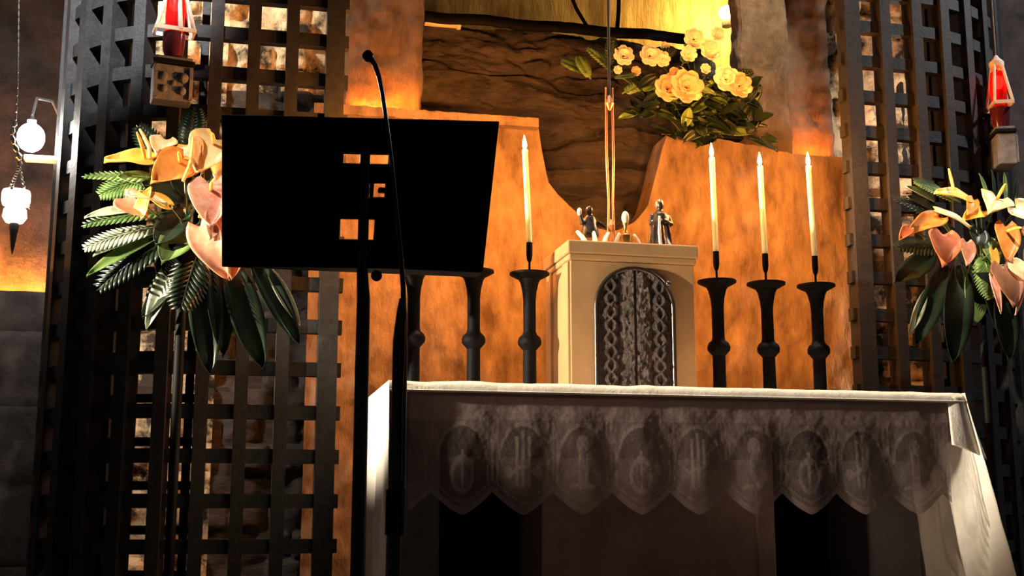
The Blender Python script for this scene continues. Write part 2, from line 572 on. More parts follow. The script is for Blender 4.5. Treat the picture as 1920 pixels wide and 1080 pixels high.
def lace_density(cx, v, cell, e):
    # cx -1..1 across one scallop, v 0 top .. 1 lobe tip, e = distance to hem (m)
    a = abs(cx)
    if v < 0.10:
        return 0.78
    d = 0.42
    up = v < 0.46
    if up:
        d = 0.22
    # columns between scallops
    if a > 0.80:
        d = 0.52
        if abs(a - 0.84) < 0.025 or a > 0.965:
            d = 0.86
    if v < 0.32 and a > 0.62:
        if abs(a - (0.96 - 0.9 * (0.32 - v))) < 0.035:
            d = 0.8
    # arch at top
    rr = math.hypot(cx / 0.80, (v - 0.50) / 0.36)
    if v < 0.5 and abs(rr - 1) < 0.06:
        d = 0.78
    if v < 0.5 and rr > 1.06 and a < 0.8:
        d = 0.55
    # motif
    k = cell % 3
    if k == 0:
        r2 = math.hypot(cx / 0.34, (v - 0.62) / 0.16)
        if abs(r2 - 1) < 0.16:
            d = 0.8
        if a < 0.04 and 0.38 < v < 0.78:
            d = 0.85
        if abs(v - 0.5) < 0.012 and a < 0.2:
            d = 0.8
    elif k == 1:
        for c in (0.0, 0.2):
            if abs(a - c) < 0.05 and 0.2 + c * 0.3 < v < 0.74:
                d = 0.8
        if abs(v - 0.55 - 0.5 * a * a) < 0.02 and a < 0.42:
            d = 0.8
        if math.hypot((a - 0.48) / 0.13, (v - 0.6) / 0.06) < 1:
            d = 0.72
    else:
        if math.hypot(cx / 0.22, (v - 0.33) / 0.09) < 1:
            d = 0.75
        if a < 0.15 and 0.4 < v < 0.76:
            d = 0.62 if a < 0.09 else 0.8
        if abs(v - 0.70 - 0.1 * a) < 0.02 and a < 0.45:
            d = 0.8
    # hem bands
    if e < 0.022:
        d = 0.88
    elif 0.036 < e < 0.044:
        d = 0.72
    elif e < 0.036:
        d = 0.5
    return d


mb = MB()
x0, x1 = 0.545, 2.470
NU, NV = 560, 110
LT = 0.992
att = []


def hemz(x):
    c = (x - CUSP0) / PITCHX
    f = abs((c % 1) - 0.5) * 2
    return 0.592 + 0.072 * f ** 1.35


def lacefn(u, v):
    x = x0 + u * (x1 - x0)
    zb = hemz(x)
    z = LT + (zb - LT) * v
    c = (x - CUSP0) / PITCHX
    cx = ((c % 1) - 0.5) * 2
    vv = (LT - z) / (LT - 0.592)
    att.append(0.12 + 0.62 * lace_density(cx, max(0, (vv - 0.15) / 0.85), int(math.floor(c)) + 30, (z - zb)))
    y = 4.0 + 0.006 * math.sin(x * 31.2 + 0.6) * vv - 0.003 * vv + 0.003 * fbm(Vector((x * 8, 1, z * 8)))
    return (x, y, z)


mb.grid(NU, NV, lacefn)
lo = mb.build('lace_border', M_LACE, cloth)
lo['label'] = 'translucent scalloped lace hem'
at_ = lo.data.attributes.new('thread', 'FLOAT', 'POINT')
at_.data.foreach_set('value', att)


# end drapes
def drape(side):
    m = MB()

    def fn(u, v):
        s = v * 0.66
        yy = 3.978 + u * (AY1 - 3.978)
        z = 1.018 - s - 0.015 * abs(math.sin(u * 9.4)) * (v > 0.95)
        fold = (0.016 * math.sin(u * 17 + 0.7) + 0.010 * math.sin(u * 39 + 2) + 0.006 * fbm(Vector((u * 8, v * 3, side)))) * min(1, v * 2.2)
        if side > 0:
            x = AX1 + 0.008 + 0.118 * v ** 1.1 * (1 - 0.25 * u) + fold
            yy -= 0.03 * v * (1 - u)
        else:
            x = AX0 - 0.006 - 0.010 * v + fold * 0.35
        return (x, yy, z)
    m.grid(70, 60, fn)
    return m.build('end_drape', M_CLOTH, cloth, solid=0.002, sharp=3)


drape(1)
drape(-1)
# folded corner at the front right
mb = MB()
mb.grid(12, 24, lambda u, v: (2.470 + u * (0.062 + 0.085 * v), 3.992 - 0.012 * math.sin(u * PI) - 0.012 * v + 0.02 * u * v, 1.005 - v * (0.17 + 0.05 * u) + 0.0 * u))
mb.build('corner_fold', M_CLOTH, cloth, solid=0.002, sharp=3)

# ------------------------------------------------------------------ tabernacle
TY = 4.45
TL, TR = at(1068, 600, TY).x, at(1307, 600, TY).x
TT = at(1185, 456, TY).z
TD = 0.37
AT = 1.024
tcx = (TL + TR) / 2
tab = empty('tabernacle', (tcx, TY + TD / 2, AT), 'pale marble tabernacle with a dark arched bronze door, standing on the altar', 'tabernacle')
bodyh = at(1185, 492, TY).z
MB().box((tcx, TY + TD / 2, (AT + bodyh) / 2), (TR - TL - 0.012, TD - 0.012, bodyh - AT)).build('body', M_MARBLE, tab, smooth=False, bevel=0.004)
mb = MB()
mb.box((tcx, TY + TD / 2 - 0.002, bodyh + 0.012), (TR - TL + 0.004, TD + 0.008, 0.024))
mb.box((tcx, TY + TD / 2 - 0.004, (bodyh + 0.024 + TT) / 2), (TR - TL + 0.016, TD + 0.02, TT - bodyh - 0.024))
mb.build('cornice', M_MARBLE, tab, smooth=False, bevel=0.006)
# pilaster strip panels
MB().box((TL + 0.002, TY + 0.05, (AT + bodyh) / 2), (0.014, 0.08, bodyh - AT - 0.01)).build('pilaster', M_MARBLE, tab, smooth=False, bevel=0.003)
MB().box((TL + 0.002, TY + TD - 0.06, (AT + bodyh) / 2), (0.014, 0.08, bodyh - AT - 0.01)).build('pilaster', M_MARBLE, tab, smooth=False, bevel=0.003)
# door
DL, DR = at(1118, 640, TY).x, at(1263, 640, TY).x
dw = (DR - DL) / 2
dcx = (DL + DR) / 2
dtop = at(1190, 504, TY).z
dz = dtop - dw * 1.0


def arch_pts(hw, top, n=28):
    pts = [(dcx - hw, AT + 0.004)]
    for k in range(n + 1):
        a = PI - PI * k / n
        pts.append((dcx + hw * math.cos(a), top - hw + hw * math.sin(a)))
    pts.append((dcx + hw, AT + 0.004))
    return pts


mb = MB()
ap = arch_pts(dw - 0.006, dtop - 0.006)
# door sheet with raised relief (fan grid)
NR = 26


def doorfn(u, v):
    k = u * (len(ap) - 1)
    i = min(int(k), len(ap) - 2)
    f = k - i
    ex = ap[i][0] + (ap[i + 1][0] - ap[i][0]) * f
    ez = ap[i][1] + (ap[i + 1][1] - ap[i][1]) * f
    cz = AT + 0.004 + (ez - AT - 0.004) * 1.0
    x = dcx + (ex - dcx) * v
    z = ez if False else (cz * 1.0)
    return (x, z)


# simple column grid instead: for each x the door spans AT..arch height
def door_grid(u, v):
    hw = dw - 0.006
    x = dcx + (u * 2 - 1) * hw * 0.999
    top = dtop - 0.006 - hw + math.sqrt(max(0, hw * hw - (x - dcx) ** 2))
    z = AT + 0.004 + v * (top - AT - 0.004)
    q = (x - dcx) / hw
    rel = 0
    # twisting vine on both borders
    for sg in (-1, 1):
        for ph in (0, PI):
            c = sg * 0.66 + 0.12 * math.sin(z * 62 + ph)
            rel = max(rel, 0.010 * max(0, 1 - ((q - c) / 0.09) ** 2))
        lf = math.hypot((q - sg * (0.66 + 0.16 * math.cos(math.floor(z * 26) * 2.4))) / 0.11, ((z * 26) % 1 - 0.5) / 0.45)
        rel = max(rel, 0.008 * max(0, 1 - lf * lf))
    if abs(q) < 0.42:
        rel = max(rel, 0.004 + 0.004 * max(0, 1 - (q / 0.42) ** 2) + 0.003 * fbm(Vector((x * 40, 1, z * 30))))
    if abs(q) < 0.025:
        rel = 0.001
    rel += 0.0025 * fbm(Vector((x * 70, 2, z * 50)))
    return (x, TY - 0.004 - rel, z)


MBd = MB()
MBd.grid(110, 140, door_grid)
door = MBd.build('door', M_BRONZE, tab, sharp=3)
mb = MB()
rp = [Vector((x, TY - 0.004, z)) for x, z in arch_pts(dw, dtop)]
mb.tube(rp, 0.009, 10)
mb.build('door_frame', M_RIM, door)
MB().sphere((dcx + dw * 0.86, TY - 0.014, dtop - 0.055), 0.011, 12).build('hinge_knob', M_RIM, door)

# ------------------------------------------------------------------ altar ornaments on the tabernacle
OZ = TT + 0.003


def figurine(name, c, h, material, label, kind):
    t = empty(name, (c.x, c.y, OZ), label, 'statuette')
    mb = MB()
    x, y = c.x, c.y
    k = h
    if kind == 'stand':
        mb.lathe((x, y, OZ), [(0.24 * k, 0), (0.25 * k, 0.03 * k), (0.2 * k, 0.2 * k), (0.17 * k, 0.45 * k), (0.17 * k, 0.62 * k), (0.15 * k, 0.70 * k), (0.07 * k, 0.76 * k), (0.05 * k, 0.80 * k)], 20)
        mb.sphere((x, y - 0.01 * k, OZ + 0.88 * k), 0.085 * k, 14, (0.85, 1, 1.25))
        for s in (-1, 1):
            mb.tube([(x + s * 0.15 * k, y, OZ + 0.68 * k), (x + s * 0.2 * k, y - 0.05 * k, OZ + 0.5 * k), (x + s * 0.03 * k, y - 0.19 * k, OZ + 0.54 * k)], [0.06 * k, 0.055 * k, 0.035 * k])
        for a in range(7):
            an = a / 7 * 2 * PI
            mb.tube([(x + 0.15 * k * math.cos(an), y + 0.15 * k * math.sin(an), OZ + 0.6 * k), (x + 0.235 * k * math.cos(an + .2), y + 0.235 * k * math.sin(an + .2), OZ + 0.02 * k)], 0.03 * k, 6)
        mb.build('robed_figure', material, t, remesh=0.004)
        MB().sphere((x, y + 0.02 * k, OZ + 0.90 * k), 0.095 * k, 14, (0.95, 1, 1.2)).build('veil', M_FIGB, t)
        MB().tube([(x - 0.08 * k, y - 0.20 * k, OZ + 0.62 * k), (x - 0.10 * k, y - 0.235 * k, OZ + 0.3 * k), (x - 0.08 * k, y - 0.24 * k, OZ + 0.04 * k)], [0.02 * k, 0.03 * k, 0.035 * k]).build('robe_fold', M_BRASS, t)
    else:
        mb.lathe((x, y, OZ + 0.18 * k), [(0.16 * k, 0), (0.22 * k, 0.05 * k), (0.2 * k, 0.2 * k), (0.15 * k, 0.38 * k), (0.13 * k, 0.5 * k), (0.06 * k, 0.58 * k)], 20)
        mb.sphere((x - 0.02 * k, y - 0.03 * k, OZ + 0.84 * k), 0.10 * k, 14, (0.9, 1, 1.2))
        mb.tube([(x + 0.1 * k, y, OZ + 0.6 * k), (x + 0.28 * k, y - 0.05 * k, OZ + 0.5 * k), (x + 0.36 * k, y - 0.1 * k, OZ + 0.42 * k)], [0.07 * k, 0.06 * k, 0.03 * k])
        mb.tube([(x - 0.1 * k, y, OZ + 0.62 * k), (x - 0.2 * k, y - 0.08 * k, OZ + 0.52 * k), (x - 0.26 * k, y - 0.1 * k, OZ + 0.72 * k)], [0.07 * k, 0.06 * k, 0.035 * k])
        mb.build('robed_figure', material, t, remesh=0.004)
        MB().sphere((x - 0.27 * k, y - 0.1 * k, OZ + 0.78 * k), 0.075 * k, 12, (0.8, 0.8, 1.3)).build('hand_glint', M_IVORY, t)  # ivory blob standing in for a white glint on the metal
        for dx in (-0.2, 0.02, 0.22):
            MB().tube([(x + dx * 0.3, y - 0.03, OZ + 0.3 * k), (x + dx * 0.22, y - 0.05, OZ + 0.15 * k), (x + dx * k * 1.0, y - 0.06, OZ)], [0.007, 0.009, 0.011]).build('foot', M_IVORY, t)
    return t


fy = TY + 0.11
figurine('kneeling_statuette', at(1106, 440, fy), 0.17, M_FIGD, 'small dark statuette with pale feet on the tabernacle, nearest its lit side', 'kneel')
figurine('robed_statuette', at(1238, 445, fy), 0.205, M_FIGD, 'small dark robed standing statuette on the tabernacle top, taller than the gilt stand', 'stand')
c = at(1173, 440, fy)
rel = empty('gilt_reliquary', (c.x, c.y, OZ), 'small gilt stand with a white rounded top on the tabernacle, between the dark statuettes', 'reliquary')
MB().lathe((c.x, c.y, OZ), [(0.036, 0), (0.036, 0.008), (0.022, 0.014), (0.026, 0.03), (0.026, 0.05), (0.012, 0.058), (0.006, 0.07), (0.008, 0.09), (0.012, 0.10)], 20).build('base', M_GOLD, rel)
for dx, dy in ((-0.042, -0.02), (0.042, -0.02), (0.0, 0.045)):
    MB().tube([(c.x + dx * 0.7, c.y + dy * 0.7, OZ + 0.055), (c.x + dx, c.y + dy, OZ + 0.03), (c.x + dx * 1.25, c.y + dy * 1.25, OZ + 0.002)], [0.006, 0.008, 0.008]).build('foot', M_IVORY, rel)
MB().sphere((c.x, c.y, OZ + 0.123), 0.017, 14, (0.9, 0.9, 1.6)).build('white_top', M_IVORY, rel)

c = at(1146, 445, fy + 0.15)
cr = empty('altar_cross', (c.x, c.y, OZ), 'tall slender reddish metal cross stem rising from the tabernacle in front of the dark rock', 'cross')
MB().lathe((c.x, c.y, OZ), [(0.045, 0), (0.045, 0.01), (0.02, 0.02), (0.013, 0.05)], 20).build('base', M_STEM, cr)
ztop = at(1150, 165, c.y).z
for dx in (-0.012, 0.012):
    MB().tube([(c.x + dx, c.y, OZ + 0.03), (c.x + dx * 0.7, c.y, OZ + 0.22), (c.x + dx * 1.2, c.y, OZ + 0.4), (c.x + dx * 1.1, c.y, ztop)], [0.007, 0.005, 0.006, 0.005]).build('stem', M_STEM, cr)
MB().lathe((c.x, c.y, 0), [(0.004, OZ + 0.10), (0.017, OZ + 0.125), (0.004, OZ + 0.15)], 14).build('knop', M_STEM, cr)
MB().lathe((c.x, c.y, 0), [(0.004, ztop - 0.10), (0.02, ztop - 0.07), (0.004, ztop - 0.03)], 14).build('knop', M_STEM, cr)
MB().tube([(c.x, c.y, ztop - 0.05), (c.x + 0.002, c.y, ztop + 0.40)], 0.006).build('shaft', M_FIGD, cr)

# ------------------------------------------------------------------ candlesticks and candles
CY = 4.65
PZ = 1.515 - AT   # pan height over altar top
prof = [(0.065, 0), (0.067, 0.012), (0.045, 0.022), (0.030, 0.035), (0.026, 0.06), (0.0255, 0.19), (0.034, 0.20), (0.0445, 0.212), (0.046, 0.228),
        (0.040, 0.242), (0.028, 0.252), (0.0245, 0.265), (0.0245, 0.385), (0.028, 0.42), (0.036, 0.455), (0.044, 0.470)]
stick_px = [993, 888, 775, 1347, 1440, 1534]
stick_lab = ['dark iron candlestick beside the brightly lit flank of the tabernacle',
             'dark iron candlestick with its pan poking out from under the lectern desk corner',
             'dark iron candlestick under the lectern desk, partly behind the microphone stand',
             'dark iron candlestick next to the tabernacle on its shaded side',
             'dark iron candlestick in the middle of the three beyond the tabernacle',
             'dark iron candlestick nearest the grille post, last of three beyond the tabernacle']
cand_lab = ['lit cream candle closest to the lectern desk edge, over the tabernacle lit flank',
            'lit cream candle behind the lectern desk, on the stick by its corner',
            'lit cream candle behind the lectern desk, on the stick by the microphone stand',
            'tallest lit cream candle of the trio beyond the tabernacle, standing closest to it',
            'lit cream candle in the middle of the three beyond the tabernacle',
            'lit cream candle nearest the grille post, beneath the brown pillar']
proto = empty('candlestick', (0, 0, 0), stick_lab[0], 'candlestick', 'iron candlesticks on the altar')
MB().lathe((0, 0, 0), prof[:5], 28).build('foot', M_IRON, proto)
MB().lathe((0, 0, 0), prof[4:], 28).build('stem', M_IRON, proto)
MB().lathe((0, 0, 0), [(0.040, PZ - 0.024), (0.060, PZ - 0.014), (0.078, PZ - 0.004), (0.078, PZ + 0.004), (0.060, PZ + 0.002), (0.02, PZ - 0.004)], 32).build('drip_pan', M_IRON, proto)
MB().lathe((0, 0, 0), [(0.005, PZ - 0.004), (0.0045, PZ + 0.045), (0.0095, PZ + 0.055), (0.0125, PZ + 0.075), (0.0125, PZ + 0.125), (0.0115, PZ + 0.125)], 18).build('socket', M_IRON, proto)
cproto = empty('candle', (0, 0, 0), cand_lab[0], 'candle', 'lit altar candles')
CH = 0.375
MB().lathe((0, 0, 0), [(0.0115, -0.0), (0.0118, 0.02), (0.0115, CH - 0.01), (0.0105, CH), (0.004, CH - 0.002)], 20).build('wax', M_WAX, cproto)
MB().tube([(0, 0, CH - 0.004), (0.001, 0, CH + 0.010)], 0.0012, 6).build('wick', M_WICK, cproto)
MB().lathe((0, 0, 0), [(0.001, CH + 0.003), (0.0060, CH + 0.010), (0.0084, CH + 0.020), (0.0066, CH + 0.034), (0.0030, CH + 0.048), (0.0004, CH + 0.060)], 14).build('flame', M_FLAME, cproto)
lens = [1.0, 1.0, 1.0, 1.045, 0.985, 1.02]
for i, px in enumerate(stick_px):
    p = at(px, 630, CY)
    o = proto if i == 0 else copy_tree(proto, p)
    o.location = (p.x, CY, AT)
    o['label'] = stick_lab[i]
    o.rotation_euler.z = i * 0.7
    c = cproto if i == 0 else copy_tree(cproto, p)
    c.location = (p.x, CY, AT + PZ + 0.126)
    c.rotation_euler = (0, math.radians((-2.6, -2.2, -2.8, -0.9, -1.2, -1.6)[i]), 0.0)
    c['label'] = cand_lab[i]
    c.scale = (1, 1, lens[i])

# ------------------------------------------------------------------ iron grilles
def grille(name, label, path_fn, bars, z_list, ext, thick_first, cyl_c):
    """path_fn(s) -> (x, y, tangent angle); bars: list of s; z_list: heights of rails"""
    p0 = path_fn(bars[0])
    t = empty(name, (p0[0], p0[1], FZ), label, 'grille')
    for i, s in enumerate(bars):
        x, y, a = path_fn(s)
        w = 0.075 if i == 0 else 0.05
        d = 0.085
        MB().box((x, y, (FZ + 3.75) / 2), (w, d, 3.75 - FZ), a).build('vertical_bar', M_GRILLE, t, smooth=False)
    smin, smax = ext
    n = 44
    s_in = bars[3]
    for s in bars[3:]:
        x, y, a = path_fn(s + 0.055)
        x, y = x - 0.13 * math.sin(a), y + 0.13 * math.cos(a)
        MB().box((x, y, (FZ + 3.75) / 2), (0.032, 0.022, 3.75 - FZ), a).build('inner_bar', M_GRILLE, t, smooth=False)
    for z, inner in [(z, 0) for z in z_list] + [(z + 0.06, 1) for z in z_list]:
        m = MB()
        hh, dd = (0.017, 0.012) if inner else (0.027, 0.022)
        off = -0.13 if inner else 0.0
        smin = s_in if inner else ext[0]
        vs_, fs = [], []
        for k in range(n + 1):
            s = smin + (smax - smin) * k / n
            x, y, a = path_fn(s)
            nx, ny = math.sin(a), -math.cos(a)      # outward normal (toward -Y on the flat part)
            for (sd, sz) in ((-1, -1), (1, -1), (1, 1), (-1, 1)):
                vs_.append((x + nx * (dd * sd + off), y + ny * (dd * sd + off), z + sz * hh))
        for k in range(n):
            for q in range(4):
                q2 = (q + 1) % 4
                fs.append((k * 4 + q, k * 4 + q2, (k + 1) * 4 + q2, (k + 1) * 4 + q))
        fs.append((0, 1, 2, 3))
        fs.append(tuple(n * 4 + q for q in (3, 2, 1, 0)))
        m.add(vs_, fs).build('inner_rail' if inner else 'cross_rail', M_GRILLE, t, smooth=True, sharp=0.6)
    return t


GY = 4.93
LR = 0.60


def left_path(s):
    # s = 0 at the post, growing to -x then round the corner
    x = 0.345 - s
    if x > -0.16:
        return (x, GY, 0.0)
    a = (-0.16 - x) / LR
    return (-0.16 - LR * math.sin(a), GY + LR - LR * math.cos(a), -a)


lb = [0.0, 0.174, 0.326, 0.474]
s = 0.474
while s < 0.505 + LR * (PI / 2 + 0.5):
    s += 0.148
    lb.append(s)
zl = [1.320 + 0.1695 * k for k in range(-7, 15)]
gl = grille('iron_grille', 'black iron lattice grille curving back behind the lectern and its flowers', left_path, lb, zl, (-0.055, lb[-1]), True, None)
RR = 0.85


def right_path(s):
    x = 2.665 + s
    if x < 2.96:
        return (x, GY, 0.0)
    a = (x - 2.96) / RR
    return (2.96 + RR * math.sin(a), GY + RR - RR * math.cos(a), a)


rb = [0.0, 0.165, 0.325]
s = 0.325
while s < 0.295 + RR * (PI / 2 + 0.35):
    s += 0.15
    rb.append(s)
zr = [1.283 + 0.1665 * k for k in range(-7, 15)]
gr = grille('iron_grille', 'black iron lattice grille curving back beyond the altar cloth flared corner', right_path, rb, zr, (-0.055, rb[-1]), True, None)

# ------------------------------------------------------------------ red votive lanterns on the grilles
def lantern(c, rz, label, W=0.15, D=0.085, H=1.0):
    """c: centre of the top ring"""
    t = empty('votive_lantern', (c.x, c.y, c.z - 0.29), label, 'lantern', 'red votive lanterns on the grilles')
    R = Matrix.Rotation(rz, 3, 'Z')

    def P(x, y, z):
        return c + R @ Vector((x * W, y * D, z))
    m = MB()
    # carved box
    mbx = MB().box(P(0, 0, -0.222), (W, D, 0.145), rz)
    mbx.build('box', M_LANT, t, smooth=False, bevel=0.006)
    m = MB()
    for (x, z, r) in ((-0.26, -0.20, 0.018), (0.24, -0.20, 0.022), (-0.24, -0.25, 0.016), (0.22, -0.252, 0.018), (0.0, -0.225, 0.012)):
        m.sphere(P(x, -0.5, z), r, 12, (1, 0.6, 1))
    m.box(P(-0.44, -0.5, -0.222), (0.012, 0.014, 0.13), rz)
    m.box(P(0.44, -0.5, -0.222), (0.012, 0.014, 0.13), rz)
    m.build('relief', M_LANT, t)
    MB().box(P(0, 0, -0.137), (W * 1.06, D * 1.1, 0.018), rz).build('cover_plate', M_BLACK, t, smooth=False, bevel=0.003)
    MB().box(P(0, 0, -0.122), (W * 0.95, D, 0.014), rz).build('foot_plate', M_LANT, t, smooth=False, bevel=0.003)
    m = MB()
    k = []
    m.lathe(c, [(0.030, -0.115), (0.040, -0.08), (0.045, -0.01)], 20)
    m.build('lower_cup', M_DARKRED, t)
    m = MB()
    for y in (-0.5, 0.5):
        m.box(P(0, y, 0), (W, 0.008, 0.016), rz)
    for x in (-0.5, 0.5):
        m.box(P(x, 0, 0), (0.008, D, 0.016), rz)
    m.build('ring_frame', M_BRASS, t, smooth=False)
    for (x, y) in ((-0.48, -0.48), (0.12, -0.5), (0.48, -0.48), (-0.48, 0.48), (0.48, 0.48)):
        MB().tube([P(x, y, 0), P(x * 0.30, y * 0.4, 0.205)], 0.007 if x != 0.12 else 0.0095, 8).build('strap', M_BRASS, t)
    MB().lathe(c, [(0.036, 0.004), (0.038, 0.06), (0.035, 0.12), (0.030, 0.165), (0.026, 0.165)], 24).build('red_glass', M_REDGLASS, t)
    MB().sphere(c + Vector((0, 0, 0.115)), 0.02, 12, (1, 1, 1.7)).build('flame', M_REDFLAME, t)
    MB().lathe(c, [(0.03, 0.19), (0.034, 0.20), (0.034, 0.215), (0.015, 0.235), (0.006, 0.25)], 20).build('cap', M_BRASS, t)
    MB().tube([c + Vector((0, 0, 0.245)), c + Vector((0.0, 0.0, 0.60))], 0.004, 6).build('hanger', M_LANT, t)
    return t


lantern(at(327, 60, 4.82), 0.18, 'red glass votive lantern on a carved box, fixed above the flowers by the lectern')
pr = at(1874, 200, 4.93)
lantern(pr, 1.25, 'red glass votive lantern with a pale ring, at the grille edge past the altar')

# ------------------------------------------------------------------ hanging oil lamp, wall lamp
b = at(58, 258, 5.35)
wl = empty('wall_lamp', (b.x, 5.35, b.z), 'bright white bulb glowing on a short bracket next to the curved grille', 'lamp')
MB().sphere(b, 0.056, 18, (1, 1, 1.1)).build('bulb', M_LAMPW, wl)
MB().lathe(b, [(0.018, 0.04), (0.02, 0.075), (0.01, 0.085), (0.006, 0.10)], 16).build('socket', M_SILVER, wl)
MB().tube([b + Vector((0, 0, 0.098)), b + Vector((0.01, 0.02, 0.18)), b + Vector((0.03, 0.3, 0.26)), b + Vector((0.03, 1.2, 0.27))], 0.006, 8).build('cable', M_LANT, wl)
e = at(118, 296, 5.35)
a0 = at(45, 288, 5.35)
mb = MB()
mb.box(((e.x + a0.x) / 2, 5.37, (e.z + a0.z) / 2 - 0.01), (e.x - a0.x, 0.05, 0.022))
mb.build('bracket_arm', M_OPAL, wl, smooth=False, bevel=0.004)

o0 = at(30, 372, 5.2)
ol = empty('hanging_oil_lamp', (o0.x, o0.y, o0.z - 0.2), 'white glass oil lamp hanging on chains below the bright bulb', 'oil lamp')
MB().lathe(o0, [(0.02, -0.035), (0.05, -0.03), (0.056, -0.012), (0.056, 0.02), (0.052, 0.032), (0.046, 0.028)], 26).build('bowl', M_OPALLIT, ol)
MB().lathe(o0, [(0.012, -0.105), (0.034, -0.10), (0.048, -0.078), (0.044, -0.046), (0.03, -0.034)], 24).build('lower_glass', M_OPALLIT, ol)
MB().lathe(o0, [(0.002, -0.23), (0.008, -0.20), (0.014, -0.15), (0.020, -0.11), (0.014, -0.10)], 16).build('finial', M_LANT, ol)
hook = at(36, 312, 5.2)
for k in range(3):
    an = k * 2 * PI / 3 + 0.35
    m = MB()
    q = o0 + Vector((0.056 * math.cos(an), 0.056 * math.sin(an), 0.02 - (0.06 if k == 0 else 0)))
    n = 9
    for j in range(n):
        pa, pb_ = hook.lerp(q, j / n), hook.lerp(q, (j + 0.82) / n)
        m.tube([pa, pa.lerp(pb_, 0.5), pb_], [0.003, 0.0065, 0.003], 7)
    m.build('chain', M_SILVER, ol)
m = MB()
pts = [(36, 312), (38, 300), (33, 285), (26, 270), (22, 252), (26, 238), (30, 226), (34, 150), (36, -60)]
pts = [at(px, py, 5.2) for px, py in pts]
for pa, pb_ in zip(pts, pts[1:]):
    n = max(1, int((pb_ - pa).length / 0.03))
    for j in range(n):
        qa, qb = pa.lerp(pb_, j / n), pa.lerp(pb_, (j + 0.85) / n)
        rr = 0.012 if pa.z < at(30, 226, 5.2).z - 0.01 else 0.004
        m.tube([qa, qa.lerp(qb, 0.5), qb], [rr * 0.5, rr, rr * 0.5], 8)
m.build('upper_chain', M_SILVER, ol)

# ------------------------------------------------------------------ flowers
def frame_from(d, n):
    d = Vector(d).normalized()
    n = Vector(n)
    n = (n - d * n.dot(d)).normalized()
    s = d.cross(n)
    return d, s, n


def bloom(parent, p, d, n, L, W, material, spadix=True, cup=0.35, bend=0.25, name='bloom', sp_mat=None, sp_len=0.6):
    """heart shaped spathe: base p, tip direction d, facing n"""
    d, s, n = frame_from(d, n)
    p = Vector(p)

    def fn(u, v):
        q = u * 2 - 1
        t = v
        w = W * 0.5 * (math.sin(PI * min(1, (t * 0.97 + 0.03)) ** 0.62) ** 0.75)
        back = 0.16 * L * (1 - t) * (abs(q) ** 1.2)
        wave = 0.03 * W * math.sin(t * 9 + q * 4)
        return p + d * (L * t - back) + s * (q * w) + n * (cup * W * q * q * (0.4 + 0.6 * t) * 0.6 - bend * L * t * t + wave * abs(q))
    m = MB()
    m.grid(12, 16, fn)
    o = m.build(name, material, parent, solid=0.003, sharp=3)
    if spadix:
        a = p + d * (0.16 * L) + n * 0.004
        e_ = a + n * (sp_len * L) + d * (0.25 * L)
        MB().tube([a, a.lerp(e_, 0.35) + n * 0.01, a.lerp(e_, 0.7) + n * 0.008, e_], [0.006, 0.0075, 0.0065, 0.003], 8).build('spadix', sp_mat or P_SPX, o)
    return o


def leaf(parent, p, d, n, L, W, material, bend=0.25, name='leaf', cup=0.2):
    d, s, n = frame_from(d, n)
    p = Vector(p)

    def fn(u, v):
        q = u * 2 - 1
        w = W * 0.5 * math.sin(PI * min(1, v * 0.96 + 0.04)) ** 0.7
        return p + d * (L * v) + s * (q * w) + n * (cup * W * abs(q) - bend * L * v * v)
    m = MB()
    m.grid(6, 16, fn)
    return m.build(name, material, parent, solid=0.0015, sharp=3)


def frond(parent, p, d, n, L, W, material, bend=0.25, nl=14):
    d, s, n = frame_from(d, n)
    p = Vector(p)
    m = MB()

    def ax(v):
        return p + d * (L * v) - n * (bend * L * v * v)
    m.tube([ax(k / 8) for k in range(9)], [0.004 - 0.0003 * k for k in range(9)], 6)
    for k in range(nl):
        v = 0.12 + 0.86 * k / nl
        b_ = ax(v)
        l = W * 0.5 * math.sin(PI * (0.15 + 0.8 * v)) ** 0.8
        for sg in (-1, 1):
            dd = (d * 0.65 + s * sg * 0.8 - n * 0.15).normalized()
            ss = dd.cross(n).normalized()
            w = 0.010
            m.add([b_ - ss * w * 0.4, b_ + dd * l * 0.5 - ss * w, b_ + dd * l, b_ + dd * l * 0.5 + ss * w, b_ + ss * w * 0.4],
                  [(0, 1, 3, 4), (1, 2, 3)])
    return m.build('fern_frond', material, parent, solid=0.001, sharp=3)


def stem(parent, a, b_, r=0.004):
    a, b_ = Vector(a), Vector(b_)
    mid = a.lerp(b_, 0.5) + Vector((0, 0, 0.03))
    return MB().tube([a, mid, b_], r, 7).build('flower_stem', M_STEMG, parent)


def pedestal(parent, c, h0, top):
    m = MB()
    m.lathe((c.x, c.y, h0), [(0.14, 0), (0.14, 0.02), (0.03, 0.06), (0.018, 0.10), (0.018, top - h0 - 0.16), (0.05, top - h0 - 0.14)], 20)
    m.build('iron_stand', M_BLACK, parent)
    MB().lathe((c.x, c.y, top), [(0.045, -0.15), (0.09, -0.10), (0.11, -0.03), (0.115, 0.0), (0.10, -0.005), (0.06, -0.02)], 24).build('flower_bowl', M_BLACK, parent)


# --- arrangement behind the lectern
FY = 4.58
c = at(345, 470, FY)
fa = empty('flower_arrangement', (c.x, c.y, FZ), 'orange and yellow anthurium arrangement with trailing leaves, half behind the lectern', 'flowers', 'anthurium arrangements beside the altar')
pedestal(fa, c, FZ, c.z)
core = c + Vector((0, 0, 0.0))


def A(px, py, dy=0.0):
    return at(px, py, FY + dy)


